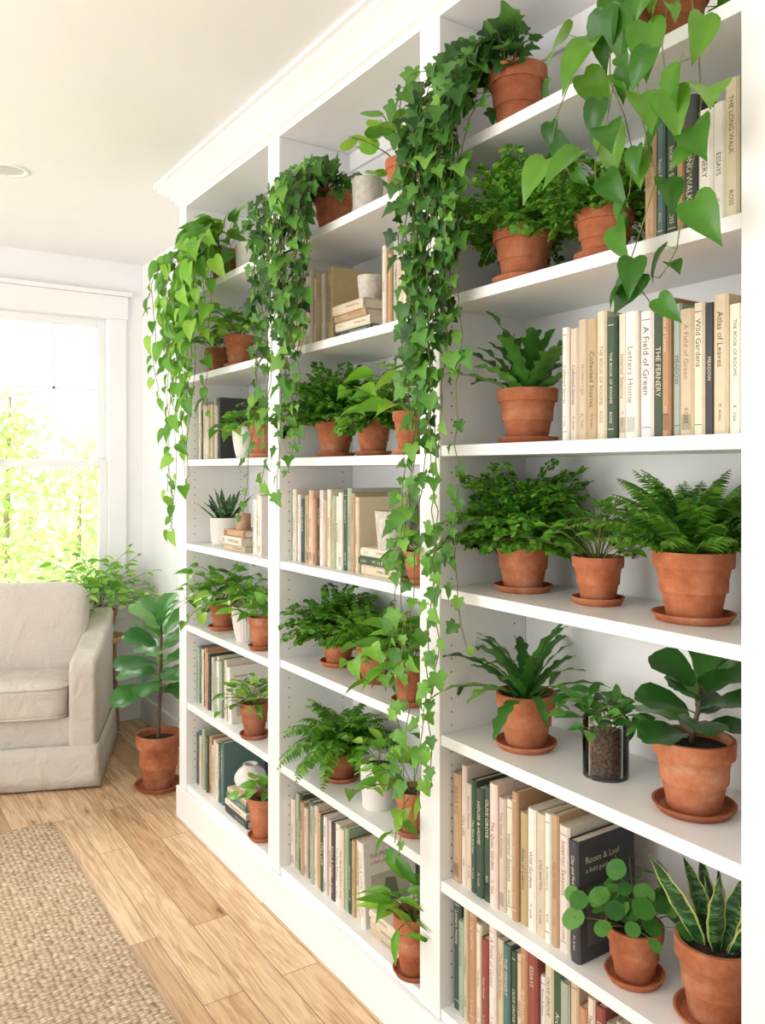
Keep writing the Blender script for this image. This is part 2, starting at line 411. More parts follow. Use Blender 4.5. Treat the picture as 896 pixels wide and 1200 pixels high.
def g_fiddle(H=.12, n=12, leaf=.1, r=.005, start=.25, el0=.35, bias=(-.3, -.2, .1), el1=.95):
    def g(mb, z0, R, rng):
        P = np.array([(math.sin(t * 2) * .01, math.cos(t * 3) * .008, z0 - .01 + t * H) for t in np.linspace(0, 1, 8)])
        tube(mb, P, r, 6, 2, r * .6)
        for i in range(n):
            t = start + (1 - start) * (i + 1) / n; p = P[0] * (1 - t) + P[-1] * t; p[0:2] = P[min(7, int(t * 7))][0:2]
            az = i * 2.4 + .6; el = el0 + el1 * (i / n) ** 1.5
            d = np.array([math.cos(az) * math.cos(el), math.sin(az) * math.cos(el), math.sin(el)])
            pe = p + d * leaf * .15; tube(mb, [p, pe], .0018, 4, 1)
            put(mb, T_fid, pe, d, np.array([-math.cos(az) * math.sin(el), -math.sin(az) * math.sin(el), math.cos(el) + .15]) + np.array(bias) + rv(rng, .25), leaf * rng.uniform(.8, 1.1) * (1 - .25 * (i / n) ** 3))
    return g
def smooth_path(pts, step=.02, rng=None, wob=.006):
    pts = [np.array(p, float) for p in pts]; out = []
    pp = [2 * pts[0] - pts[1]] + pts + [2 * pts[-1] - pts[-2]]
    for i in range(1, len(pp) - 2):
        L = np.linalg.norm(pp[i + 1] - pp[i]); n = max(2, int(L / step))
        for k in range(n):
            t = k / n; a, b, c, d = pp[i - 1], pp[i], pp[i + 1], pp[i + 2]
            out.append(.5 * ((2 * b) + (-a + c) * t + (2 * a - 5 * b + 4 * c - d) * t * t + (-a + 3 * b - 3 * c + d) * t ** 3))
    out.append(pts[-1]); out = np.array(out)
    if rng is not None:
        w = np.zeros(3)
        for i in range(1, len(out)): w = w * .8 + rv(rng, wob); w[2] *= .3; out[i] += w
    return out
def vine(mb, pts, rng, T, size, mat=0, every=1, step=.022, endsize=.7, side=.7, down=.9, skip=0, nj=.6, wob=.007):
    P = smooth_path(pts, step, rng, wob); tube(mb, P, .0012, 4, 1)
    n = len(P)
    for i in range(1, n):
        if i % every or rng.random() < skip: continue
        s = size * (1 - (1 - endsize) * i / n) * rng.uniform(.5, 1.25)
        sg = 1 if (i // every) % 2 else -1
        a = rng.uniform(-.9, .9)
        sd = np.array([-.3 + rng.uniform(-.6, .4), sg * math.cos(a), math.sin(a) * .7 + .1])
        pe = P[i] + nrm(sd) * s * .38
        tube(mb, [P[i], pe], .0007, 3, 1)
        d = sd * side * .8 + np.array([-.1, 0, -down]) + rv(rng, .4)
        put(mb, T, pe, d, np.array([-1, -.35, .6]) + rv(rng, nj), s, mat)

# ------------------------------------------------------------ bays
BAY = {3: (.767, 1.548), 2: (1.628, 2.395), 1: (2.478, 3.24)}
Z = {3: [2.202, 1.854, 1.501, 1.161, .81, .461, .155],
     2: [2.167, 1.829, 1.482, 1.148, .828, .488, .155],
     1: [2.172, 1.827, 1.486, 1.143, .81, .49, .155]}
XF, XB, TOP = 1.205, 1.478, 2.526
def clampfn(loc, bay, sh, vine_=False):
    y0, y1 = BAY[bay]; zl = Z[bay][sh]; zh = TOP if sh == 0 else Z[bay][sh - 1] - .027
    loc = np.array(loc)
    def f(V):
        W = V + loc
        inn = W[:, 0] > 1.192
        if vine_:
            low = inn & (W[:, 2] < zl + .001); W[low, 0] = 1.188 - (W[low, 0] - 1.192) * .2
            inn = inn & ~low
        W[inn, 1] = np.clip(W[inn, 1], y0 + .004, y1 - .004)
        W[inn, 2] = np.clip(W[inn, 2], zl + .003, zh - .004)
        W[:, 0] = np.minimum(W[:, 0], XB - .006)
        return W - loc
    return f
def make_pot(par, R, H, style, base):
    mb = MB(); mat = M_terra; b = base
    if style == 'terra':
        rb = R * .66; rh = H * .24; rr = R * .91
        lathe(mb, [(.0006, b), (rb * .96, b), (rb, b + .003), (rr, b + H - rh - .001), (rr + .0006, b + H - rh), (R - .001, b + H - rh), (R, b + H - rh + .002), (R * 1.01, b + H - .003), (R, b + H), (R * .90, b + H), (R * .89, b + H - .004), (R * .84, b + H * .4)], 44)
        soil = b + H * .86; rs = R * .885
    elif style == 'glass':
        lathe(mb, [(.0006, b), (R, b), (R, b + H), (R - .0025, b + H), (R - .0025, b + .006), (.0006, b + .006)], 40); mat = M_glass
        s = MB(); lathe(s, [(.0006, b + .008), (R - .004, b + .008), (R - .004, b + H * .74), (.0006, b + H * .76)], 32)
        s.obj('potting_soil', [simple('gritty_soil', (.17, .11, .07), (.03, .02, .013), 160, .95, 1.0, 200)], par)
        soil = b + H * .74; rs = R * .5
    else:
        mat = M_stone if style == 'stone' else M_white
        rb = R * (.62 if style != 'cyl' else .86)
        pr = [(.0006, b), (rb, b), (rb * 1.05, b + .004)]
        for t in np.linspace(.1, 1, 9):
            pr.append((rb + (R - rb) * math.sin(t * pi / 2) ** .8, b + H * t))
        pr += [(R * .93, b + H), (R * .9, b + H * .55)]
        lathe(mb, pr, 96, rib=.035 if style in ('rib', 'stone') else 0, ribn=24)
        soil = b + H * .86; rs = R * .9
    o = mb.obj('pot', [mat], par, sharp=38)
    if style != 'glass':
        s = MB(); lathe(s, [(.0006, soil + .004), (rs * .6, soil + .003), (rs, soil)], 28)
        s.obj('potting_soil', [M_soil], par)
    return soil
cnt = [0]
def potted(name, bay, sh, X, Y, R, H, gen, leaf, style='terra', saucer=True, rot=None, z=None, extra=None):
    cnt[0] += 1; rng = random.Random(cnt[0] * 7 + 3)
    R *= .95
    zz = Z[bay][sh] if z is None else z
    e = empty(name, (X, Y, zz)); base = 0
    if saucer:
        mb = MB(); r = R * 1.03
        lathe(mb, [(.0006, 0), (r * .82, 0), (r * .86, .001), (r, .014), (r, .016), (r * .94, .016), (r * .82, .006), (.0006, .0055)], 44)
        mb.obj('saucer', [M_terra], e, sharp=40); base = .0056
    zs = make_pot(e, R, H, style, base)
    if gen:
        mb = MB(); gen(mb, zs, R, rng)
        mb.obj('foliage', [leaf, M_stem, extra or M_bark], e, clampf=clampfn((X, Y, zz), bay, sh))
    return e

# ------------------------------------------------------------ room
YW = 4.76; XW = 1.5; CH = 2.64
box('floor', (-4.2, -2.6, -.06), (1.62, YW + .12, 0), M_floor)
box('ceiling', (-4.2, -2.6, CH), (1.62, YW + .12, CH + .1), M_ceil)
box('wall_right', (XW, -2.6, 0), (XW + .12, YW, CH), M_wall)
wx0, wx1, wz0, wz1 = .12, 1.30, .72, 2.31
mb = MB()
for a, b in [((wx1, YW, 0), (XW + .12, YW + .12, CH)), ((-4.2, YW, 0), (wx0, YW + .12, CH)), ((wx0, YW, 0), (wx1, YW + .12, wz0)), ((wx0, YW, wz1), (wx1, YW + .12, CH))]:
    mb.add(boxV(a, b), BOXF)
mb.obj('wall_far', [M_wall], smooth=False)
box('baseboard_far', (-4.2, YW - .018, 0), (XW, YW, .14), M_trim, bevel=.004)
box('baseboard_right', (XW - .018, 3.34, 0), (XW, YW - .018, .14), M_trim, bevel=.004)
w = empty('window_1', (0, 0, 0))
def wb(n, a, b, bev=.004): box(n, a, b, M_trim, w, bev)
wb('casing_right', (wx1, YW - .022, wz0 - .02), (wx1 + .10, YW, wz1))
wb('casing_left', (wx0 - .10, YW - .022, wz0 - .02), (wx0, YW, wz1))
wb('casing_head', (wx0 - .11, YW - .026, wz1), (wx1 + .11, YW, wz1 + .13))
wb('casing_cap', (wx0 - .13, YW - .045, wz1 + .13), (wx1 + .13, YW, wz1 + .155))
wb('sill', (wx0 - .13, YW - .06, wz0 - .045), (wx1 + .13, YW + .06, wz0 - .015))
wb('apron', (wx0 - .10, YW - .02, wz0 - .13), (wx1 + .10, YW, wz0 - .045))
zm = 1.48
def sash(nm, y, z0, z1):
    t = .045
    wb(nm + '_stile_r', (wx1 - t, y, z0), (wx1, y + .04, z1), .003); wb(nm + '_stile_l', (wx0, y, z0), (wx0 + t, y + .04, z1), .003)
    wb(nm + '_rail_top', (wx0 + t, y, z1 - t), (wx1 - t, y + .04, z1), .003); wb(nm + '_rail_bottom', (wx0 + t, y, z0), (wx1 - t, y + .04, z0 + t), .003)
    g = box(nm + '_glass', (wx0 + t, y + .018, z0 + t), (wx1 - t, y + .022, z1 - t), M_glass, w)
sash('upper', YW + .05, zm - .02, wz1); sash('lower', YW + .008, wz0, zm + .025)
for x in (.42, .72, 1.02): wb('muntin_v', (x - .006, YW + .06, zm + .02), (x + .006, YW + .078, wz1 - .04), 0)
wb('muntin_h', (wx0 + .04, YW + .06, 1.90), (wx1 - .04, YW + .078, 1.912), 0)
wb('lock', (.68, YW - .01, zm + .005), (.74, YW + .01, zm + .03), .004)

rl = empty('recessed_ceiling_light', (.58, 3.54, CH))
mb = MB(); lathe(mb, [(.078, 0), (.076, -.006), (.060, -.006), (.056, -.001)], 40); mb.obj('ring', [M_trim], rl)
mb = MB(); lathe(mb, [(.0006, -.0012), (.056, -.0012)], 40); mb.obj('lens', [simple('light_lens', (.6, .6, .58), rough=.4)], rl)

box('jute_rug', (-1.6, .2, 0), (.74, 3.53, .012), M_jute, bevel=.005)

# ------------------------------------------------------------ bookcase
bc = empty('built_in_bookcase', (0, 0, 0))
Y0, Y1 = .60, 3.32
for i, (a, b) in enumerate([(Y0, .767), (1.548, 1.628), (2.395, 2.478), (3.24, Y1)]):
    box('upright_%d' % (i + 1), (1.2, a, .13), (1.48, b, TOP), M_case, bc, .002)
box('back_panel', (1.48, Y0, 0), (1.499, Y1, 2.60), M_case, bc)
box('plinth', (1.188, Y0, 0), (1.48, Y1 + .006, .128), M_case, bc, .003)
box('header', (1.2, Y0, TOP), (1.48, Y1, 2.6), M_case, bc, .001)
for bay in (1, 2, 3):
    for i, z in enumerate(Z[bay]):
        box('shelf_%d_%d' % (bay, i + 1), (XF, BAY[bay][0], z - .026), (1.48, BAY[bay][1], z), M_case, bc, .0015)
    box('back_cleat_%d' % bay, (1.468, BAY[bay][0], TOP - .06), (1.48, BAY[bay][1], TOP), M_case, bc, .001)
mb = MB()
prof = [(0, 2.545), (-.012, 2.55), (-.012, 2.565), (-.02, 2.57), (-.04, 2.59), (-.062, 2.607), (-.07, 2.612), (-.07, 2.622), (-.085, 2.626), (-.085, CH - .0005), (0, CH - .0005)]
V = []
for dx, z in prof: V += [(1.2 + dx, Y0, z), (1.2 + dx, Y1 - dx, z), (1.498, Y1 - dx, z)]
F = []
for i in range(len(prof) - 1):
    for k in range(2): F.append((i * 3 + k, i * 3 + k + 1, i * 3 + 4 + k, i * 3 + 3 + k))
mb.add(V, F); mb.obj('crown_moulding', [M_case], bc, smooth=False)
mb = MB()
for bay in (1, 2, 3):
    y = BAY[bay][1] - .0006
    for X in (1.236, 1.44):
        z = .22
        while z < 2.45:
            if all(not (zz - .034 < z < zz + .008) for zz in Z[bay]):
                mb.add([(X + .0026 * math.cos(a), y, z + .0026 * math.sin(a)) for a in np.linspace(0, 2 * pi, 9)[:8]], [tuple(range(8))])
            z += .032
mb.obj('shelf_pin_holes', [M_hole], bc, smooth=False)

# ------------------------------------------------------------ books
TXT = {}
def text_mesh(s):
    if s in TXT: return TXT[s]
    c = bpy.data.curves.new('t', 'FONT'); c.body = s; c.resolution_u = 2; c.align_x = 'LEFT'
    o = bpy.data.objects.new('t', c); col.objects.link(o)
    me = bpy.data.meshes.new_from_object(o.evaluated_get(bpy.context.evaluated_depsgraph_get()))
    V = np.array([v.co[:2] for v in me.vertices]); F = [tuple(p.vertices) for p in me.polygons]
    bpy.data.objects.remove(o); bpy.data.curves.remove(c); bpy.data.meshes.remove(me)
    V -= V.min(0); TXT[s] = (V, F, V[:, 0].max(), V[:, 1].max()); return TXT[s]
TITLES = ['BOTANICA', 'The Quiet Garden', 'HOUSE & HOME', 'Wild Gardens', 'THE FERNERY', 'Letters Home', 'A Field of Green', 'STILL LIFE', 'Atlas of Leaves', 'The Slow Kitchen', 'ESSAYS', 'Northern Light', 'THE BOOK OF ROOMS', 'Rivers & Stones', 'Interior Seasons', 'OLIVE GROVE', 'Collected Stories', 'THE LONG WALK', 'Paper Houses', 'Clay and Fire', 'MEADOW', 'Architecture', 'The Herbal']
CR, CR2, WH, TAN, SAGE, DG, CH_, OR, BE, TEAL, RED = (.64, .54, .40), (.72, .64, .51), (.78, .74, .67), (.47, .33, .19), (.36, .42, .31), (.045, .085, .05), (.05, .05, .052), (.46, .27, .14), (.58, .46, .32), (.10, .17, .16), (.28, .07, .05)
PAL = [CR, CR, CR2, CR2, WH, WH, TAN, SAGE, DG, CH_, OR, BE, BE, TEAL, CR2, WH]
def add_book(mb, M, t, h, d, c, rng, text=True, cover=False):
    b = .0022
    def A(V, F, c):
        V = np.array(V); V = V @ np.array(M)[:3, :3].T + np.array(M)[:3, 3]; mb.add(V, F, 0, c)
    o = [(d, 0), (.004, 0), (0, .18 * t), (0, .82 * t), (.004, t), (d, t), (d, t - b), (.006, t - b), (.006, b), (d, b)]
    n = len(o); V = [(x, y, 0) for x, y in o] + [(x, y, h) for x, y in o]
    F = [(i, (i + 1) % n, n + (i + 1) % n, n + i) for i in range(n)]
    F += [(9, 8, 1, 0), (8, 7, 4, 3), (8, 3, 2, 1), (7, 6, 5, 4), (10, 11, 18, 19), (11, 12, 13, 18), (18, 13, 14, 17), (14, 15, 16, 17)]
    A(V, F, c)
    A(boxV((.006, b, .003), (d - .004, t - b, h - .003)), BOXF, (.74, .68, .56))
    lum = sum(c) / 3; tc = (.10, .08, .06) if lum > .3 else (.66, .60, .44)
    if lum > .3 and rng.random() < .3: tc = (.32, .16, .08)
    x = -.0004
    def band(z0, z1, cc): A([(x, .18 * t, z0), (x, .82 * t, z0), (x, .82 * t, z1), (x, .18 * t, z1)], [(0, 1, 2, 3)], cc)
    r = rng.random()
    if r < .35: band(h * .93, h * .936, tc); band(h * .08, h * .086, tc)
    elif r < .5: band(h * .05, h * .17, tuple(q * .6 for q in c))
    if text and t > .012:
        TV, TF, tw, th = text_mesh(rng.choice(TITLES))
        s = min(rng.uniform(.34, .52) * t / th, rng.uniform(.40, .55) * h / tw)
        z = h * (.88 if rng.random() < .6 else .5 + s * tw / 2 / h)
        A([(x, t / 2 + s * th / 2 - vy * s, z - vx * s) for vx, vy in TV], TF, tc)
        if rng.random() < .7:
            TV, TF, tw, th = text_mesh(rng.choice(['H. Linde', 'M. Arden', 'ROSS', 'K. Vale']))
            s = min(.3 * t / th, .12 * h / tw); 
            A([(x, t / 2 + s * th / 2 - vy * s, h * .22 - vx * s) for vx, vy in TV], TF, tc)
    if cover:
        y = -.0004
        dark = lum < .3
        A([(d * .14, y, h * .12), (d * .88, y, h * .12), (d * .88, y, h * .60), (d * .14, y, h * .60)], [(0, 1, 2, 3)], (.10, .10, .10) if dark else (.50, .46, .38))
        A([(d * .3, 2 * y, h * .2), (d * .7, 2 * y, h * .2), (d * .6, 2 * y, h * .50), (d * .42, 2 * y, h * .53)], [(0, 1, 2, 3)], (.16, .20, .12))
        for s_, zz in ((cover, .80), ('a field guide', .71)):
            TV, TF, tw, th = text_mesh(s_); s = min(.66 * d / tw, .055 * h / th)
            A([(d * .14 + vx * s, y, h * zz + vy * s) for vx, vy in TV], TF, tc)
bc_n = [100]
def book_row(bay, sh, yfar, ynear, hmin=.20, hmax=.245, X=1.235, cols=None, tmin=.015, tmax=.032, last=None):
    bc_n[0] += 1; rng = random.Random(bc_n[0]); mb = MB(); y = yfar; z = Z[bay][sh]; i = 0
    while True:
        t = rng.uniform(tmin, tmax)
        if y - t < ynear: break
        h = rng.uniform(hmin, hmax); d = rng.uniform(.145, .18); c = cols[i % len(cols)] if cols else rng.choice(PAL)
        c = tuple(min(1, q * rng.uniform(.92, 1.06)) for q in c)
        x = X + rng.uniform(0, .012)
        add_book(mb, Matrix.Translation((x, y - t, z)), t, h, d, c, rng); y -= t + .0008; i += 1
    if last:
        t, h, d, c, ang, ttl = last
        M = Matrix.Translation((X, y - t - h * math.sin(ang) - .002, z + .0005)) @ Matrix.Rotation(-ang, 4, 'X')
        add_book(mb, M, t, h, d, c, rng, True, ttl)
    return mb.obj('row_of_books', [M_book], smooth=False)
def book_stack(bay, sh, y0, n, X=1.225, L=.2, D=.15, cols=None, tmin=.018, tmax=.032):
    bc_n[0] += 1; rng = random.Random(bc_n[0]); mb = MB(); z = Z[bay][sh]
    for i in range(n):
        t = rng.uniform(tmin, tmax); l = L * (1 - .05 * i) * rng.uniform(.95, 1.0); c = (cols or PAL)[i % len(cols or PAL)]
        M = Matrix.Translation((X + rng.uniform(0, .012), y0 + rng.uniform(-.006, .006), z)) @ Matrix(((1, 0, 0, 0), (0, 0, -1, 0), (0, 1, 0, 0), (0, 0, 0, 1)))
        add_book(mb, M, t, l, D, c, rng); z += t + .0005
    mb.obj('stack_of_books', [M_book], smooth=False)
    return z
# bay 3
book_row(3, 1, .985, .772, .20, .245, cols=[TAN, TEAL, DG, OR, CH_, WH, WH, CR])
book_row(3, 2, 1.195, .772, .205, .25, cols=[WH, CR, BE, TAN, CR, DG, CR2, WH, WH, DG, OR, SAGE, BE, CR2, CH_, CR], tmin=.016, tmax=.03)
book_row(3, 5, 1.54, 1.155, .235, .285, cols=[TAN, CR2, CR, DG, DG, DG, CR2, CR, CR2, OR, TAN, WH, CR, WH], tmin=.016, tmax=.030, X=1.225, last=(.026, .24, .17, CH_, .03, 'Room & Leaf'))
book_row(3, 6, 1.54, .90, .22, .275, cols=[DG, SAGE, BE, OR, CR2, RED, WH, BE, TEAL, DG, CR, OR, RED, WH, CR], X=1.225, tmax=.028)
# bay 2
book_row(2, 1, 2.388, 2.17, .20, .24, cols=[CR2, CR, TAN, SAGE, CR2, CR, BE, TAN], tmax=.027)
book_row(2, 1, 2.165, 2.125, .21, .23, cols=[(.42, .33, .18)], tmin=.03, tmax=.034)
zs1 = book_stack(2, 1, 2.10, 4, cols=[DG, CR2, TAN, CR])
book_row(2, 1, 1.85, 1.70, .18, .23, cols=[CR2, OR, SAGE, CR])
book_row(2, 3, 2.388, 1.975, .20, .245, cols=[SAGE, CR2, WH, DG, SAGE, TAN, CR, OR, DG, WH, BE, CR2, TAN], tmax=.027)
zs2 = book_stack(2, 3, 1.955, 3, cols=[CR, DG, CR2], D=.17)
book_row(2, 6, 2.388, 1.97, .21, .25, cols=[CR2, SAGE, DG, TAN, CR, TEAL, SAGE, CR2, OR, DG, WH, CR2, CH_, WH], tmax=.027, last=(.024, .235, .18, WH, .06, 'Still Places'))
book_stack(2, 6, 1.90, 3, cols=[BE, CR, CR2], D=.18, L=.14)
# bay 1
book_row(1, 2, 3.232, 2.96, .20, .24, cols=[SAGE, CR2, CH_, CR, CR2, WH, TAN, CR2, CR], tmax=.027)
zs3 = book_stack(1, 3, 2.93, 3, cols=[BE, CR2, OR], L=.2)
book_row(1, 3, 2.70, 2.60, .19, .22, cols=[WH, CR])
book_row(1, 5, 3.232, 2.90, .20, .245, cols=[SAGE, TEAL, CR2, DG, OR, TAN, CH_, CR, SAGE, CR2, WH], tmax=.027, last=(.028, .21, .17, WH, .10, 'Evergreen'))
book_row(1, 6, 3.232, 2.93, .20, .25, cols=[DG, TEAL, CR2, RED, SAGE, CR, DG, OR, BE, CR, CR2], tmax=.027)
zs4 = book_stack(1, 6, 2.90, 4, cols=[CH_, CR2, TEAL, BE], L=.2)

# ------------------------------------------------------------ vases
def vase(name, X, Y, z, prof, mat, rib=0, ribn=0):
    mb = MB(); lathe(mb, prof, 64, rib=rib, ribn=ribn); return mb.obj(name, [mat], loc=(X, Y, z), sharp=50)
def cyl_prof(r, h, k=.85): return [(.0006, 0), (r * k, 0), (r * k * 1.04, .004), (r, h * .95), (r * .99, h), (r * .9, h), (r * .85, h * .3), (.0006, h * .28)]
def round_prof(r, h):
    p = [(.0006, 0), (r * .5, 0)]
    for t in np.linspace(.08, .86, 10): p.append((r * (math.sin(pi * (t * .86 + .1)) ** .7), h * t))
    p += [(r * .42, h * .93), (r * .48, h), (r * .38, h), (r * .34, h * .88)]
    return p
vase('ceramic_vase', 1.30, 2.02, Z[2][0], cyl_prof(.046, .125, .9), M_stone)
vase('ceramic_vase', 1.30, 2.86, Z[1][0], cyl_prof(.045, .125, .9), M_white)
vase('ceramic_cup', 1.29, 1.99, zs1, cyl_prof(.038, .075, .8), M_stone)
vase('ceramic_planter', 1.28, 1.86, zs2, cyl_prof(.05, .105, .8), M_stone, .03, 30)
vase('round_vase', 1.29, 2.81, zs4, round_prof(.06, .10), M_white)
vase('candle_jar', 1.27, 2.83, zs3, cyl_prof(.028, .06, .95), M_candle)

# ------------------------------------------------------------ trailing plants
def top_bush(mb, c, rng, T, size, n, r, mat=0):
    for i in range(n):
        d = nrm(rv(rng) + np.array([-.3, .1, .5])); p = c + d * r * rng.uniform(.35, 1)
        put(mb, T, p, d + np.array([-.3, 0, -.5]) + rv(rng, .4), np.array([-.7, -.4, .7]) + rv(rng, .6), size * rng.uniform(.6, 1.15), mat)
        tube(mb, [c - [0, 0, r * .4], p], .001, 3, 1)
def ivyobj(name, bay, sh, X, Y, R, H, vf, leaf, leaf2, saucer=False):
    cnt[0] += 1; rng = random.Random(cnt[0] * 11); zz = Z[bay][sh]; e = empty(name, (X, Y, zz)); zs = make_pot(e, R, H, 'terra', 0)
    mb = MB(); vf(mb, rng, zs, np.array([X, Y, zz]))
    mb.obj('foliage', [leaf, M_stem, M_bark, leaf2], e, clampf=clampfn((X, Y, zz), bay, sh, True))
def ivy3(mb, rng, zs, o):
    c = np.array([-.01, .03, zs + .03]); top_bush(mb, c, rng, T_ivy, .046, 80, .10)
    for i in range(22):
        yy = 1.385 + .165 * (i * .618 % 1); xx = rng.uniform(1.075, 1.17); zb = rng.choice([2.0, 1.9, 1.8, 1.75, 1.65, 1.6, 1.5])
        y2 = 1.475 + (yy - 1.47) * rng.uniform(.5, .95)
        pts = [c, np.array([1.23, (1.39 + yy) / 2 + .02, 2.40 + rng.uniform(-.05, .03)]) - o, np.array([xx, yy, 2.27 + rng.uniform(-.10, .05)]) - o, np.array([xx, (yy + y2) / 2, (2.25 + zb) / 2]) - o, np.array([xx + .01, y2 + rng.uniform(-.02, .02), zb]) - o]
        vine(mb, pts, rng, T_ivy, .043, 3 if i % 5 == 0 else 0, 1, .027, skip=.06, wob=.009)
    for yy, y2, y3, zb in [(1.48, 1.52, 1.585, .52), (1.45, 1.49, 1.52, .66), (1.51, 1.56, 1.55, .80), (1.41, 1.43, 1.40, 1.05), (1.46, 1.43, 1.46, .74), (1.50, 1.59, 1.585, 1.22), (1.48, 1.54, 1.60, .92)]:
        xx = rng.uniform(1.09, 1.15)
        pts = [c, np.array([1.22, 1.42, 2.38]) - o, np.array([xx, yy, 2.2]) - o, np.array([xx, yy, 1.6]) - o, np.array([xx, y2, 1.25]) - o, np.array([xx + .01, (y2 + y3) / 2 + .012, (1.25 + zb) / 2]) - o, np.array([xx, y3, zb]) - o]
        vine(mb, pts, rng, T_ivy, .039, 3, 1, .036, .9, skip=.14, wob=.008)
ivyobj('trailing_ivy_plant', 3, 0, 1.29, 1.375, .066, .145, ivy3, L_ivy, L_ivyb)
def pothos3(mb, rng, zs, o):
    c = np.array([0, 0, zs + .02]); top_bush(mb, c, rng, T_pothos, .07, 14, .09)
    for path in [[(1.18, 1.03, 2.30), (1.13, 1.06, 2.17), (1.13, 1.10, 2.06), (1.14, 1.07, 2.0)], [(1.17, .98, 2.28), (1.13, .97, 2.12), (1.12, .92, 1.98), (1.13, .96, 1.86)],
                 [(1.17, .95, 2.30), (1.12, .93, 2.15), (1.12, .96, 2.03), (1.13, .99, 1.95)],
                 [(1.17, .93, 2.30), (1.12, .90, 2.1), (1.12, .88, 1.92), (1.13, .92, 1.80), (1.12, .88, 1.72)], [(1.17, .86, 2.30), (1.12, .81, 2.15), (1.12, .80, 1.95), (1.13, .83, 1.80), (1.13, .86, 1.76)],
                 [(1.17, .88, 2.30), (1.12, .84, 2.2), (1.11, .85, 2.05), (1.12, .82, 1.97)]]:
        vine(mb, [c] + [np.array(p) - o for p in path], rng, T_pothos, .080, 0, 1, .058, .75, side=.6, down=.8, nj=.8, wob=.010)
ivyobj('trailing_pothos_plant', 3, 0, 1.275, .955, .068, .12, pothos3, L_pothosN, L_ivyb)
def ivy2(mb, rng, zs, o):
    c = np.array([-.02, .0, zs + .03]); top_bush(mb, c, rng, T_ivy, .045, 70, .09)
    for i in range(22):
        yy = 2.06 + .25 * (i * .618 % 1); xx = rng.uniform(1.07, 1.165); zb = rng.choice([2.05, 1.95, 1.9, 1.85, 1.8, 1.75, 1.7])
        pts = [c, np.array([1.22, (2.2 + yy) / 2, 2.36 + rng.uniform(-.03, .02)]) - o, np.array([xx, yy, 2.25]) - o, np.array([xx, yy + .02, (2.2 + zb) / 2]) - o, np.array([xx + .01, yy * .75 + 2.2 * .25 + rng.uniform(-.03, .04), zb]) - o]
        vine(mb, pts, rng, T_ivy, .044, 3 if i % 5 == 0 else 0, 1, .029, skip=.06, wob=.009)
    for yy, y3, zb in [(2.26, 2.30, 1.40), (2.17, 2.22, 1.34), (2.22, 2.14, 1.52), (2.12, 2.2, 1.44), (2.28, 2.36, 1.52), (2.3, 2.42, 1.30)]:
        xx = rng.uniform(1.09, 1.14)
        vine(mb, [c, np.array([1.2, 2.2, 2.34]) - o, np.array([xx, yy, 2.2]) - o, np.array([xx, yy, 1.8]) - o, np.array([xx, y3, zb]) - o], rng, T_ivy, .041, 3, 1, .040, .9, skip=.12)
ivyobj('trailing_ivy_plant', 2, 0, 1.285, 2.19, .064, .13, ivy2, L_ivy, L_ivyb)
def pothos1(mb, rng, zs, o):
    c = np.array([-.02, 0, zs + .03]); top_bush(mb, c, rng, T_pothos, .075, 60, .14)
    for i in range(19):
        yy = 2.78 + .36 * (i * .618 % 1); xx = rng.uniform(1.02, 1.14); zb = rng.choice([2.05, 1.95, 1.85, 1.75, 1.65])
        vine(mb, [c, np.array([1.18, (3.05 + yy) / 2, 2.34]) - o, np.array([xx, yy, 2.2]) - o, np.array([xx, yy + .02, (2.2 + zb) / 2]) - o, np.array([xx, 2.98 + (yy - 2.98) * .7 + rng.uniform(-.03, .03), zb]) - o], rng, T_pothos, .074, 0, 1, .045, skip=.05, wob=.009)
    for yy, y3, zb in [(2.96, 3.02, 1.2), (3.06, 3.10, 1.36), (2.90, 2.93, 1.42), (3.08, 3.04, 1.22), (3.0, 2.96, 1.38)]:
        xx = rng.uniform(1.04, 1.10)
        vine(mb, [c, np.array([1.17, 3.05, 2.3]) - o, np.array([xx, yy, 2.1]) - o, np.array([xx, yy, 1.7]) - o, np.array([xx, y3, zb]) - o], rng, T_pothos, .060, 3, 1, .055, .8, skip=.1)
ivyobj('trailing_pothos_plant', 1, 0, 1.28, 3.02, .066, .13, pothos1, L_pothos, L_pothos)

# ------------------------------------------------------------ potted plants, bay 3
potted('potted_maidenhair_fern', 3, 1, 1.285, 1.35, .073, .12, g_maid(62, .17, .017, 1.1, 20), L_maid)
potted('potted_maidenhair_fern', 3, 1, 1.275, 1.11, .062, .095, g_maid(40, .13, .016, 1.3, 15), L_maid)
potted('potted_birds_nest_fern', 3, 2, 1.32, 1.375, .072, .12, g_strap(24, .21, .038, 30, .8, .32), L_strap)
potted('potted_maidenhair_fern', 3, 3, 1.335, 1.405, .070, .12, g_maid(78, .19, .018, 1.2, 15), L_maid)
potted('potted_leafy_plant', 3, 3, 1.335, 1.18, .056, .095, g_leafy(T_oval, 24, .15, .038, 6, 30, .6), L_fern)
potted('potted_boston_fern', 3, 3, 1.335, .950, .077, .125, g_fern(46, .22, .028, .95, 32, 24), L_fern)
potted('potted_birds_nest_fern', 3, 4, 1.315, 1.375, .072, .12, g_strap(28, .23, .025, 12, 1.05, .25), L_strap)
potted('glass_jar_plant', 3, 4, 1.33, 1.155, .049, .12, g_leafy(T_oval, 14, .10, .048, 5, 25, .9), L_pilea, 'glass', False)
potted('potted_fiddle_leaf_plant', 3, 4, 1.33, .945, .077, .13, g_fiddle(.125, 14, .105, .006, .12, .2, (-.35, -.3, .1), .75), L_fiddle)
potted('potted_pilea_plant', 3, 5, 1.285, 1.045, .058, .10, g_pilea(44, .135, .043), L_pilea)
potted('potted_snake_plant', 3, 5, 1.31, .885, .075, .14, g_snake(9, .195, .036, .5), L_snake, extra=L_snakeY)
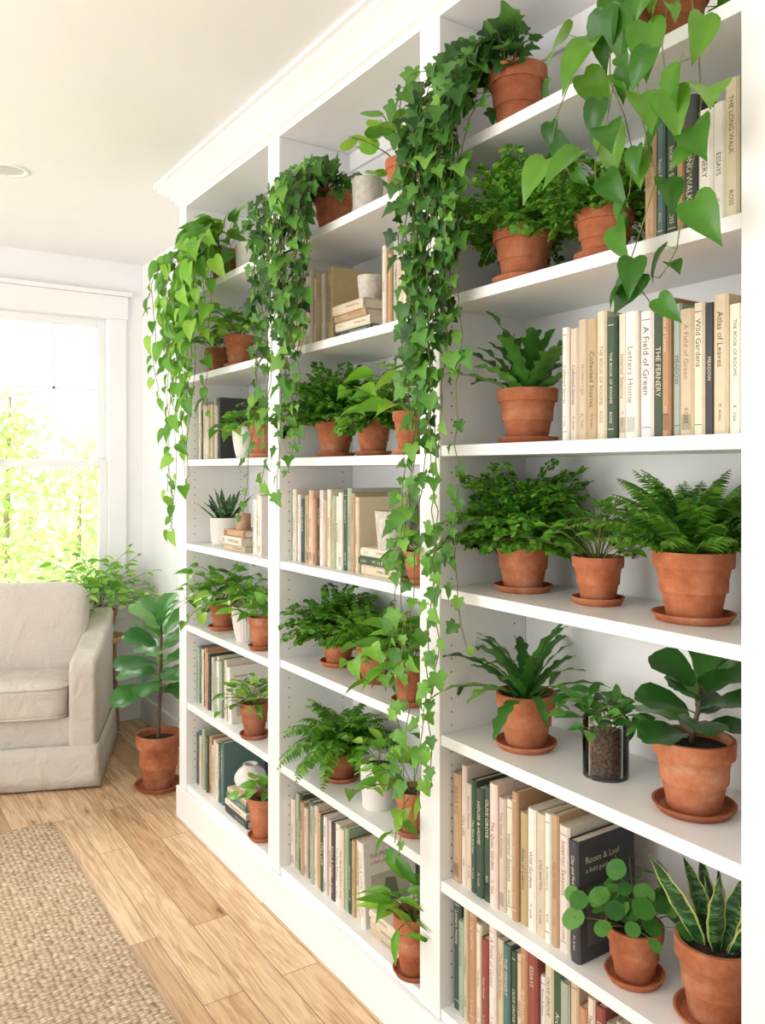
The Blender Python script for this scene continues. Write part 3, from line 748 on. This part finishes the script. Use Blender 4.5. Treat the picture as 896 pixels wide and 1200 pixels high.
# bay 2
potted('potted_rubber_plant', 2, 0, 1.29, 1.82, .055, .11, g_leafy(T_round, 12, .16, .055, 3, 20, .7), L_pothos)
potted('potted_maidenhair_fern', 2, 2, 1.32, 2.24, .066, .11, g_maid(60, .18, .019, 1.2, 20), L_maid)
potted('potted_maidenhair_fern', 2, 2, 1.30, 1.99, .056, .10, g_maid(36, .125, .017, 1.3, 20), L_maid)
potted('potted_philodendron', 2, 2, 1.27, 1.76, .052, .11, g_leafy(T_pothos, 16, .19, .065, 3, 15, 1.1), L_pothos)
potted('potted_philodendron', 2, 3, 1.26, 1.71, .045, .08, g_leafy(T_pothos, 10, .10, .05, 3, 15, 1.2), L_pothos)
potted('potted_leafy_fern', 2, 4, 1.325, 2.23, .06, .105, g_maid(40, .16, .022, 1.2, 15), L_maid)
potted('potted_boston_fern', 2, 4, 1.31, 2.00, .058, .10, g_fern(36, .18, .027, 1.1, 25, 18), L_maid)
potted('potted_philodendron', 2, 4, 1.26, 1.75, .052, .11, g_leafy(T_pothos, 18, .18, .06, 3, 10, 1.2), L_pothos)
potted('potted_boston_fern', 2, 5, 1.305, 2.18, .06, .11, g_fern(52, .21, .030, 1.4, 8, 20), L_maid)
potted('ceramic_pot_plant', 2, 5, 1.29, 1.945, .056, .13, g_leafy(T_oval, 6, .08, .045, 3, 30, .8), L_pothos, 'cyl', False)
potted('potted_philodendron', 2, 5, 1.27, 1.75, .052, .11, g_leafy(T_pothos, 14, .18, .055, 3, 5, 1.4), L_pothos)
potted('potted_peace_lily', 2, 6, 1.235, 1.70, .056, .15, g_leafy(T_lance, 14, .09, .10, 2, 20, .8), L_pothos)
# bay 1
potted('potted_leafy_plant', 1, 1, 1.29, 3.12, .055, .10, g_leafy(T_oval, 14, .13, .05, 4, 25, .9), L_fern)
potted('potted_leafy_plant', 1, 1, 1.28, 2.89, .060, .12, g_leafy(T_pothos, 18, .15, .05, 4, 20, .9), L_pothos)
potted('vase_plant', 1, 2, 1.28, 2.84, .05, .12, g_leafy(T_pothos, 11, .12, .05, 3, 15, 1.2), L_pothos, 'white', False)
potted('potted_philodendron', 1, 2, 1.27, 2.66, .05, .11, g_leafy(T_pothos, 10, .12, .05, 3, 15, 1.2), L_pothos)
potted('potted_aloe_plant', 1, 3, 1.31, 3.10, .062, .11, g_snake(16, .15, .028, .75, False), L_snake, 'cyl', False)
potted('potted_philodendron', 1, 4, 1.29, 3.07, .06, .11, g_leafy(T_pothos, 26, .18, .055, 4, 8, 1.2), L_pothos)
potted('ribbed_pot_plant', 1, 4, 1.27, 2.81, .055, .13, g_leafy(T_pothos, 14, .12, .05, 3, 20, 1.0), L_pothos, 'rib', False)
potted('potted_philodendron', 1, 4, 1.26, 2.65, .05, .11, g_leafy(T_pothos, 6, .09, .05, 3, 30, 1.0), L_pothos)
potted('potted_philodendron', 1, 5, 1.25, 2.69, .055, .12, g_leafy(T_oval, 18, .13, .042, 4, 20, 1.0), L_pothos)
potted('potted_philodendron', 1, 6, 1.25, 2.62, .055, .14, g_leafy(T_pothos, 6, .09, .05, 3, 30, 1.0), L_pothos)

# floor fiddle leaf tree
e = empty('fiddle_leaf_fig_tree', (1.23, 3.67, 0)); rng = random.Random(4)
mb = MB(); r = .108; lathe(mb, [(.0006, 0), (r * .82, 0), (r * .86, .001), (r, .022), (r * .95, .022), (r * .82, .008), (.0006, .0075)], 44); mb.obj('saucer', [M_terra], e, sharp=40)
zs = make_pot(e, .100, .24, 'terra', .0078)
mb = MB(); g_fiddle(.56, 24, .18, .009, .36, .0, (-.5, -.5, .3), 1.2)(mb, zs, .1, rng)
def cf(V):
    W = V + np.array([1.23, 3.67, 0]); W[:, 0] = np.minimum(W[:, 0], 1.475); m = (W[:, 1] < 3.335) & (W[:, 0] > 1.18); W[m, 1] = 3.335
    return W - np.array([1.23, 3.67, 0])
mb.obj('foliage', [L_fig, M_stem, M_bark], e, clampf=cf)
# plant on a stool by the window
st = empty('plant_stand', (1.20, 4.55, 0))
M_wood = simple('stool_wood', (.45, .28, .15), (.38, .22, .11), 20, .5)
mb = MB(); lathe(mb, [(.0006, .52), (.13, .52), (.135, .525), (.135, .54), (.13, .545), (.0006, .545)], 40); mb.obj('top', [M_wood], st, sharp=40)
for k in range(3):
    a = k * 2 * pi / 3 + .4; mb = MB(); tube(mb, [(math.cos(a) * .12, math.sin(a) * .12, 0), (math.cos(a) * .09, math.sin(a) * .09, .522)], .012, 8, 0); mb.obj('leg_%d' % (k + 1), [M_wood], st)
o_ = np.array([1.20, 4.55, .5455])
e = empty('window_plant', tuple(o_)); zs = make_pot(e, .09, .14, 'terra', 0)
mb = MB(); g_leafy(T_oval, 44, .36, .062, 7, 22, .9)(mb, zs, .08, random.Random(8))
def cf(V):
    W = V + o_; W[:, 0] = np.minimum(W[:, 0], 1.49); W[:, 1] = np.minimum(W[:, 1], YW - .065); return W - o_
mb.obj('foliage', [leafmat('leaf_window', (.10, .30, .03), (.18, .42, .05), (.32, .58, .10), .4, .4), M_stem], e, clampf=cf)

# ------------------------------------------------------------ armchair
ac = empty('linen_armchair', (.60, 3.93, 0), 0)
ang = math.radians(-22)
ac.rotation_euler = (0, 0, ang)
W_ = .86
fr = np.array([.99, 3.82]); ex = np.array([math.cos(ang), math.sin(ang)]); ac.location = (*(fr - ex * W_ / 2), 0)
def rbox(name, c, s, k=6, puff=0, n=14, rot=None):
    mb = MB(); gr = np.linspace(-1, 1, n + 1)
    for ax in range(3):
        for sg in (-1, 1):
            V = []
            for a in gr:
                for b in gr:
                    p = [0, 0, 0]; p[ax] = sg; p[(ax + 1) % 3] = a; p[(ax + 2) % 3] = b
                    V.append(p)
            V = np.array(V, float); kn = (np.abs(V) ** k).sum(1) ** (1 / k); V = V / kn[:, None]
            pa = 2 if rot is None else 1
            ot = (0, 1) if rot is None else (0, 2)
            V[:, pa] *= 1 + puff * np.cos(V[:, ot[0]] * pi / 2) * np.cos(V[:, ot[1]] * pi / 2)
            V = V * np.array(s) / 2
            if rot is not None: V = V @ np.array(Matrix.Rotation(rot, 3, 'X')).T
            V += np.array(c)
            F = []
            for i in range(n):
                for j in range(n):
                    q = (i * (n + 1) + j, (i + 1) * (n + 1) + j, (i + 1) * (n + 1) + j + 1, i * (n + 1) + j + 1)
                    F.append(q if sg > 0 else q[::-1])
            mb.add(V, F)
    o = mb.obj(name, [M_linen], ac)
    bm = bmesh.new(); bm.from_mesh(o.data); bmesh.ops.remove_doubles(bm, verts=bm.verts, dist=1e-5); bm.to_mesh(o.data); bm.free()
    return o
def prism(name, prof, x0, x1, bev):
    n = len(prof); mb = MB(); mb.add([(x0, y, z) for y, z in prof] + [(x1, y, z) for y, z in prof], [tuple(range(n))[::-1], tuple(range(n, 2 * n))] + [(i, (i + 1) % n, n + (i + 1) % n, n + i) for i in range(n)])
    o = mb.obj(name, [M_linen], ac); md = o.modifiers.new('b', 'BEVEL'); md.width = bev; md.segments = 5; md.limit_method = 'ANGLE'; md.angle_limit = .5
    o.modifiers.new('w', 'WEIGHTED_NORMAL')
hw = W_ / 2; aw = .12
prism('base', [(.03, .10), (.03, .32), (.62, .32), (.62, .10)], -hw + aw - .01, hw - aw + .01, .01)
armp = [(0.0, .04), (0, .54), (.03, .58), (.25, .61), (.5, .66), (.66, .72), (.70, .70), (.66, .04)]
prism('arm_left', armp, -hw, -hw + aw, .03); prism('arm_right', armp, hw - aw, hw, .03)
prism('back_rest', [(.50, .30), (.60, .80), (.66, .81), (.70, .76), (.66, .04), (.55, .04)], -hw + aw - .02, hw - aw + .02, .03)
rbox('seat_cushion', (0, .245, .395), (W_ - 2 * aw + .0, .52, .16), 8, .12)
rbox('back_cushion', (0, .455, .655), (W_ - 2 * aw + .04, .19, .45), 6.5, .25, rot=math.radians(-12))
mb = MB(); ring = []
for (xa, ya), (xb, yb) in [((-hw - .004, .0), (hw + .004, .0)), ((hw + .004, .0), (hw + .004, .68)), ((hw + .004, .68), (-hw - .004, .68)), ((-hw - .004, .68), (-hw - .004, .0))]:
    for t in np.linspace(0, 1, 30)[:-1]: ring.append((xa + (xb - xa) * t, ya + (yb - ya) * t))
V = []; nR = len(ring)
for li, z in enumerate([.20, .14, .07, .012]):
    for i, (x, y) in enumerate(ring):
        f = 1 + .008 * li + .005 * li * math.sin(i * 1.1) * .4
        V.append((x * f, .34 + (y - .34) * f - .001, z))
mb.add(V, [(l * nR + i, l * nR + (i + 1) % nR, (l + 1) * nR + (i + 1) % nR, (l + 1) * nR + i) for l in range(3) for i in range(nR)])
o = mb.obj('skirt', [M_linen], ac); md = o.modifiers.new('s', 'SOLIDIFY'); md.thickness = .006
for z in (.33, .46):
    P = []
    for a in np.linspace(0, 2 * pi, 61):
        c_, s_ = math.cos(a), math.sin(a); k = (abs(c_) ** 8 + abs(s_) ** 8) ** (1 / 8)
        P.append((c_ / k * .308, .245 + s_ / k * .258, z))
    mb = MB(); tube(mb, P, .005, 6, 0); mb.obj('piping', [M_linen], ac)

# ------------------------------------------------------------ outdoors
box('lawn', (-12, YW + .3, -.6), (16, 30, -.5), simple('grass', (.60, .70, .42), (.52, .64, .36), 3, .9))
rng = random.Random(77); mb = MB()
cl = [(1.0, 8.2, .6, .9), (2.0, 8.5, .9, .95), (3.0, 8.6, .7, 1.0), (1.3, 8.3, 1.4, .5), (.6, 8.6, 1.2, .5), (2.3, 8.6, 1.4, .5), (1.2, 8.4, .3, .8), (2.4, 8.4, .4, .9), (3.4, 9, 1.3, .8), (0, 9, .6, 1.0), (1.35, 8.5, 1.85, .35)]
for cx, cy, cz, r in cl:
    for i in range(int(1050 * r)):
        d = nrm(np.array([rng.gauss(0, 1), rng.gauss(0, 1), rng.gauss(0, 1)])); p = np.array([cx, cy, cz]) + d * r * rng.uniform(.4, 1.2)
        if p[2] < -.3: continue
        put(mb, T_let, p, rv(rng), d + rv(rng, .6), rng.uniform(.06, .13))
tr = empty('garden_shrub', (0, 0, 0)); mb.obj('foliage', [L_tree], tr)
mb = MB()
for cx, cy, cz, r in cl: tube(mb, [(cx, cy, -.499), (cx + .05, cy, cz + .3)], .04, 8, 0, .015)
mb.obj('trunks', [simple('garden_bark', (.5, .42, .3), (.4, .33, .25), 9, .9)], tr)

# ------------------------------------------------------------ light
w_ = bpy.data.worlds.new('daylight'); scene.world = w_; w_.use_nodes = True
nt = w_.node_tree; bg = nt.nodes['Background']; bg.inputs['Color'].default_value = (.99, .99, 1.0, 1)
tc = N(nt, 'ShaderNodeTexCoord'); sx = N(nt, 'ShaderNodeSeparateXYZ'); nt.links.new(tc.outputs['Generated'], sx.inputs[0])
mr = N(nt, 'ShaderNodeMapRange'); mr.inputs[1].default_value = .1; mr.inputs[2].default_value = .9; mr.inputs[3].default_value = .80; mr.inputs[4].default_value = 2.3
nt.links.new(sx.outputs[1], mr.inputs[0]); nt.links.new(mr.outputs[0], bg.inputs['Strength'])
def area(name, loc, rot, sx, sy, p, c=(1, 1, 1)):
    l = bpy.data.lights.new(name, 'AREA'); l.shape = 'RECTANGLE'; l.size = sx; l.size_y = sy; l.energy = p; l.color = c
    o = bpy.data.objects.new(name, l); col.objects.link(o); o.location = loc; o.rotation_euler = rot
area('left_fill', (-3.6, 1.6, 1.6), (0, -pi / 2, 0), 2.2, 3.4, 122, (1, .99, .97))  # added directional fill from the open left side; there is no window here
area('ceiling_fill', (-1.9, 1.8, .5), (pi, 0, 0), 1.8, 4.5, 70, (.98, .99, 1))  # unseen upward fill added to brighten the ceiling; no lamp fixture
area('far_window_daylight', (.7, 5.9, 3.3), (math.radians(-52), 0, 0), 1.6, 1.4, 260, (1, .98, .94))
s = bpy.data.lights.new('sun', 'SUN'); s.energy = 5; s.angle = .05; s.color = (1, .97, .92)
o = bpy.data.objects.new('sun', s); col.objects.link(o); o.rotation_euler = (math.radians(25), math.radians(-42), 0)

# ------------------------------------------------------------ camera
cam = bpy.data.cameras.new('camera'); co = bpy.data.objects.new('camera', cam); col.objects.link(co)
cam.sensor_fit = 'VERTICAL'; cam.sensor_height = 36; cam.sensor_width = 36; cam.lens = 28.8; cam.shift_y = -.04
cam.clip_start = .02
co.location = (0, 0, 1.44); co.rotation_euler = (pi / 2, 0, math.radians(-33.8))
scene.camera = co
scene.view_settings.view_transform = 'Standard'
scene.view_settings.look = 'None'
